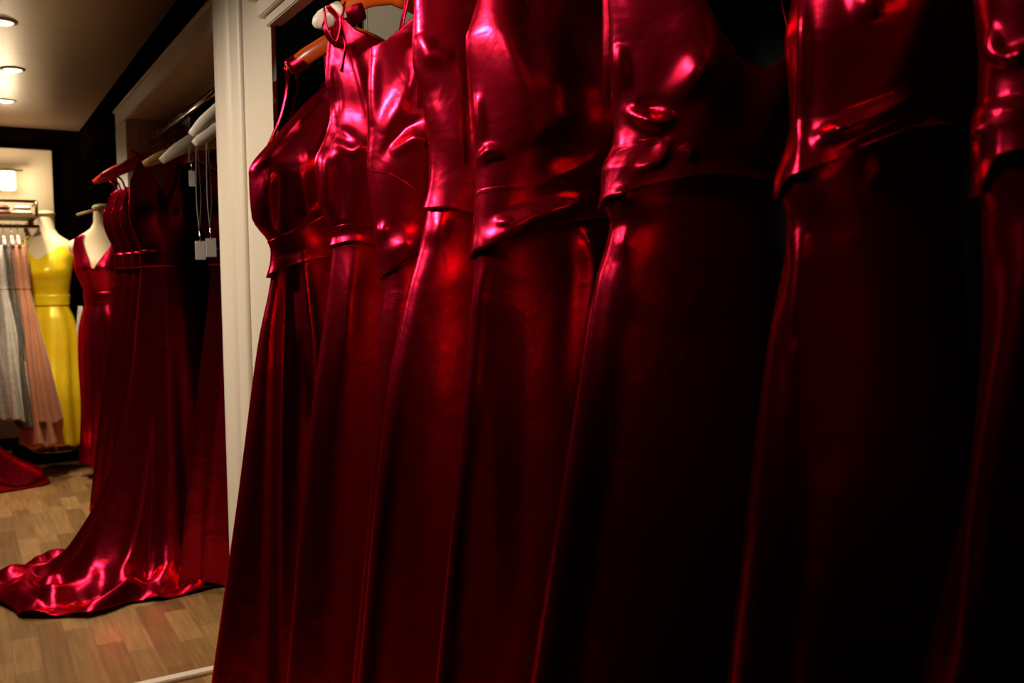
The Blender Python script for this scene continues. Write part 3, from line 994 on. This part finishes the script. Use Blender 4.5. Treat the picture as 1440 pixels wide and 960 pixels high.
# price tags on long cords
def price_tag(label, px, py, Y, top, hh=26, ww=12):
    c = on_y(px, py, Y)
    dep = proj(c)[2]
    w_, h_ = ww/F*dep/2/.86, hh/F*dep/2
    t = thing('price_tag', label, 'tag', tuple(c), 'hanging price tags')
    MB().box(c[0]-w_, c[0]+w_, Y-.0015, Y+.0015, c[2]-h_, c[2]+h_, .0007).build('card', PAPER, t)
    tp = on_y(top[0], top[1], Y)
    m1 = (c[0]-.002, Y, c[2]+h_+.035)
    MB().tube([(c[0], Y, c[2]+h_-.004), (c[0], Y, c[2]+h_+.012), m1], .0022, 6).build('swivel_hook', CHROME, t, True)
    MB().tube(bez([m1, (c[0]-.008, Y, (c[2]+tp[2])/2), tp], 12), .0016, 6).tube(bez([m1, (c[0]+.008, Y+.004, (c[2]+tp[2])/2), (tp[0]+.006, Y+.004, tp[2])], 12), .0016, 6).build('cord', CORD, t, True)


price_tag('white price tag hanging lower left of the pair beside the pier', 282, 352, 3.34, (276, 200))
price_tag('white price tag hanging right of the pair beside the pier', 297, 348, 3.30, (290, 198))
price_tag('small white tag strip high on the hanger beside the pier', 270, 251, 3.36, (266, 205), 22, 7)

# ------------------------------------------------------------------ mannequins and gowns at the far end
def mannequin(label, loc, yaw, zs, group=None):
    """headless dress form; zs = height of the shoulder line"""
    t = thing('mannequin', label, 'mannequin', (loc[0], loc[1], 0), group)
    rows_ = [(.20, .055, .050, 0), (.165, .052, .048, 0), (.10, .055, .052, 0), (.065, .075, .058, 0), (.04, .11, .065, 0), (.015, .155, .072, 0), (-.02, .182, .080, 0), (-.07, .185, .092, -.005),
             (-.14, .165, .110, -.02), (-.20, .158, .125, -.035), (-.27, .140, .105, -.02), (-.36, .118, .085, 0), (-.42, .115, .082, 0), (-.52, .150, .105, .005), (-.64, .172, .118, .01), (-.80, .165, .11, .01), (-.9, .15, .10, 0)]
    n = 40
    V = []
    for dz, a, b, yo in rows_:
        for k in range(n):
            A = 2*math.pi*k/n
            V.append((a*math.cos(A), b*math.sin(A)+yo, zs+dz))
    V = rot(np.array(V), loc, yaw)
    f = grid_faces(len(rows_), n)
    f += [tuple(range(n)), tuple(range((len(rows_)-1)*n, len(rows_)*n))]
    o = link_mesh('torso', V, f, SKIN, t, True)
    MB().lathe([(.058, .0), (.060, .008), (.050, .022), (.02, .030), (.002, .032)], (loc[0], loc[1], zs+.195), 24).build('neck_cap', NECKCAP, t, True)
    for sx in (-1, 1):
        c = rot(np.array([sx*.188, 0, zs-.055]), loc, yaw)
        m = MB()
        v = []
        m.lathe([(.002, -.05), (.03, -.035), (.042, 0), (.03, .035), (.002, .05)], tuple(c), 16)
        m.build('shoulder_cap', SKIN, t, True)
    return t


def stand(t, loc, zlo, zhi):
    MB().tube([(loc[0], loc[1], zlo), (loc[0], loc[1], zhi)], .014, 12).build('pole', CHROME, t, True)
    MB().lathe([(.15, 0), (.15, .008), (.12, .014), (.02, .02), (.014, .03)], (loc[0], loc[1], zlo), 28).build('base', CHROME, t, True)


mp_ = lambda zs, fl: [(0.0, fl, fl*.8, 0), (.5, fl*.85, fl*.72, 0), (zs-.80, .185, .135, .01), (zs-.64, .182, .128, .01), (zs-.52, .160, .116, .005), (zs-.42, .127, .094, 0), (zs-.36, .130, .097, 0),
                      (zs-.27, .152, .117, -.02), (zs-.20, .170, .137, -.035), (zs-.14, .177, .122, -.02), (zs-.07, .192, .104, -.005), (zs-.02, .188, .090, 0), (zs+.02, .150, .075, 0), (zs+.05, .10, .068, 0)]
# red gown on a form at the end of the row
mx0 = float(on_y(145, 340, 6.65)[0])
mt = mannequin('headless cream mannequin wearing a red V-neck gown at the end of the row', (mx0, 6.65), -.5, 1.60, 'dress forms')
stand(mt, (mx0, 6.65), 0.0, .75)
soft_gown('deep red V-neck gown on the headless mannequin', (mx0, 6.65), -.5, RED, mp_(1.60, .20), .10, 1.20, 1.625, neck=(.03, .24), bust=.012, nt=90)
tie = MB().tube([(mx0-.16, 6.58, 1.745), (mx0-.02, 6.58, 1.79)], .008, 8).build('wooden_rod', BEECH, None, True)
tag(tie, 'thin dark wooden rod sticking out behind the red gown mannequin neck', 'rod')

# plinth, pale wall display
PLY0 = float(on_z(60, 652, 0.0)[1])
plm = thing('display_plinth', 'low black plinth under the yellow gown at the far wall', 'plinth', (0.0, PLY0+.4, 0))
MB().box(-1.2, .74, PLY0, FARY-.07, .03, .14, .006).build('deck', BLACK, plm)
MB().box(-1.18, .72, PLY0+.02, FARY-.08, 0.0, .03).build('toe_kick', DARK, plm)
MB().box(.1, .24, PLY0-.006, PLY0+.001, .035, .12, .002).build('pale_plate', BEIGE, plm)  # pale plate on the plinth front
yx = float(on_y(66, 340, 7.1)[0])
mt = mannequin('headless mannequin wearing the yellow gown against the pale wall', (yx, 7.1), -.55, 1.58, 'dress forms')
stand(mt, (yx, 7.1), .14, .75)
yg, _ = soft_gown('bright yellow satin gown on the headless mannequin by the pale wall', (yx, 7.1), -.55, YELLOW, mp_(1.58, .24), .19, 1.18, 1.56, neck=(.03, .10), bust=.02, nt=90)

ribbon([tuple(rot(np.array(p), (yx, 7.1), -.55)) for p in ((-.15, -.105, 1.50), (-.125, -.085, 1.56), (-.095, -.055, 1.605), (-.085, -.01, 1.635), (-.09, .05, 1.60))], .07, 'strap', bpy.data.objects['evening_gown.014'], YELLOW, .003, (.8, -.5, 0))
# rack of pale gowns at the far left
FRY = 6.95
frz = float(on_y(20, 318, FRY)[2])
rk = thing('garment_rack', 'bronze wall rack with a shelf above pale gowns at the far left', 'rack', (-.1, FRY, 0))
sx1 = float(on_y(50, 300, FRY)[0])
zt_, zb_ = float(on_y(20, 284, FRY)[2]), float(on_y(20, 304, FRY)[2])
MB().tube([(-.9, FRY-.1, zt_), (sx1, FRY-.1, zt_), (sx1, FRY+.25, zt_)], .010, 10).tube([(sx1, FRY-.1, zt_), (sx1, FRY-.1, zb_)], .010, 10).build('frame', BRONZE, rk, True)
MB().box(-.9, sx1+.01, FRY-.1, FRY+.30, zb_-.012, zb_+.010, .004).build('shelf_board', BRONZE, rk)
MB().tube([(-.9, FRY, frz), (sx1+.02, FRY, frz)], .012, 12).build('hanging_bar', BRONZE, rk, True)
for xx in (-.8, sx1-.02):
    MB().tube([(xx, FRY, frz), (xx, FRY, zb_)], .007, 8).build('drop_bar', BRONZE, rk, True)
    MB().box(xx-.012, xx+.012, FRY+.28, FARY-.06, zb_-.04, zb_-.010, .002).build('wall_bracket', BRONZE, rk)
for i, (px, wd, colm, lab) in enumerate([(-8, .20, FOLD1, 'folded dark red fabric on the bronze shelf, left of the pale one'), (32, .12, FOLD2, 'folded pale fabric bundle on the bronze shelf end')]):
    cx = float(on_y(px, 300, FRY)[0])
    fb = thing('folded_fabric', lab, 'fabric', (cx, FRY+.08, zb_+.010), 'folded fabric on the bronze shelf')
    for k in range(2):
        MB().box(cx-wd/2+.01*k, cx+wd/2-.008*k, FRY-.02+.01*k, FRY+.2, zb_+.011+k*.032, zb_+.041+k*.032, .012).build('fold', colm, fb, True)
edge = lambda fl, th_: [(0.0, fl, th_*3.0), (.7, fl*.85, th_*2.0), (1.1, .16, th_), (1.28, .13, th_*.8), (1.45, .17, th_), (1.62, .12, th_*.7)]
far_gowns = [(-32, .42, SILVER, 'silver beaded gown at the extreme left of the far rack', .05),
             (-3, .40, WHITE_LACE, 'ivory lace gown with a ruffled hem on the far rack', .05),
             (9, .34, SILVER2, 'dull grey gown tucked between the ivory and peach gowns', .03),
             (20, .31, PEACH, 'longer peach gown on the far rack, left of the shorter peach one', .035),
             (29, .38, PEACH, 'shorter peach gown beside the yellow gown', .04)]
for i, (px, zh, m_, lab, th_) in enumerate(far_gowns):
    yy = FRY-.02*i
    gx = float(on_y(px, 420, yy)[0])
    t, _ = soft_gown(lab, (gx, yy), math.pi/2+.15, m_, edge(.22, th_), zh-.08*(i == 3), 1.27, 1.60, neck=(.05, .14), group='pale gowns on the far rack', folds=((5, .3, .03), (9, 1, .02)), bust=.0, sash=False, lean=.13)
    for sx in (-1, 1):
        ribbon([(gx, yy+sx*.11, 1.55), (gx, yy+sx*.11, 1.60), (gx, yy+sx*.10, frz-.09)], .02, 'strap', t, m_)
    h = thing('coat_hanger', 'white hanger carrying the '+lab.split(',')[0], 'hanger', (gx, yy, frz-.08), 'hangers on the far rack')
    MB().tube(bez([(gx, yy-.18, frz-.13), (gx, yy, frz-.07), (gx, yy+.18, frz-.13)], 11), .010, 10).build('arms', WHITEP, h, True)
    MB().tube([(gx, yy, frz-.07), (gx, yy, frz-.01)]+[(gx, FRY+.018*math.cos(a_), frz+.018*math.sin(a_)) for a_ in np.linspace(-1.2, 3.4, 9)], .002, 6).build('hook', CHROME, h, True)

# wall lamp washing the pale panel
sy = FARY-.06
sc = on_y(11, 253, sy-.10)
sn_ = thing('wall_lamp', 'glowing wall lamp above the rack on the pale wall', 'wall lamp', (sc[0], sy, sc[2]))
MB().box(sc[0]-.03, sc[0]+.03, sy-.012, sy, sc[2]-.02, sc[2]+.09, .003).tube([(sc[0], sy-.01, sc[2]+.075), (sc[0], sy-.10, sc[2]+.075)], .007, 8).build('wall_plate', CHROME, sn_)
MB().box(sc[0]-.16, sc[0]+.10, sy-.125, sy-.085, sc[2]+.065, sc[2]+.078, .003).build('arm', CHROME, sn_)
MB().box(sc[0]-.05, sc[0]+.05, sy-.14, sy-.06, sc[2]-.075, sc[2]+.063, .008).build('shade', SCONCE, sn_)
pl_ = bpy.data.lights.new('wall_lamp_light', 'POINT')
pl_.energy = 10
pl_.color = (1, .80, .52)
pl_.shadow_soft_size = .06
po = bpy.data.objects.new('wall_lamp_light', pl_)
C.objects.link(po)
po.location = (sc[0], sy-.22, sc[2]-.02)

# red gown just outside the left edge, its train reaching into the picture
g0 = on_z(54, 679, .01)
gx, gy = g0[0]-.60, g0[1]+.05
t, _ = soft_gown('red satin train of a gown cut off by the left edge of the frame', (gx, gy), 0, RED, [(0, .30, .2), (1.0, .16, .1), (1.22, .13, .095), (1.42, .17, .13), (1.52, .19, .1), (1.62, .16, .08)], .12, 1.22, 1.60, neck=(.02, .2), bust=.012, train=True)
rows = []
n1, na = 40, 120
aa = np.linspace(0, 2*math.pi, na, endpoint=False)
Rg = .30+.31*np.exp(-((np.angle(np.exp(1j*(aa+.06))))/.75)**2)+.012*np.cos(9*aa)
for i in range(n1):
    q = i/(n1-1)
    z = 1.22*(1-q)**1.0
    zz = np.maximum(z, 0.010)
    lin = .13+.17*q
    ext = np.clip(Rg-.30, -.05, 1)*q**5
    r = (lin+ext)*(1+.10*q*np.cos(7*aa+1))
    rows.append(np.stack([gx+r*np.cos(aa), gy+r*np.sin(aa)*.85, zz+.05*q**6*(1+np.cos(9*aa))*(q < .999)], -1))
link_mesh('skirt', np.concatenate(rows), grid_faces(n1, na), RED, t, True, .002)
mt = mannequin('headless mannequin wearing the red gown just outside the left edge', (gx, gy), 0, 1.60, 'dress forms')
stand(mt, (gx, gy), 0, .75)

# narrow pale strip between the yellow and red gowns
vx = [on_y(px, py, 7.0) for px, py in ((113, 430), (110, 470), (107, 520), (105, 527))]
vo = ribbon([(p[0], 7.0, p[2]) for p in vx], .03, 'pale_strip', None, WHITE_LACE, .002, (1, 0, 0))
tag(vo, 'narrow pale strip between the yellow and red mannequin gowns', 'cloth')
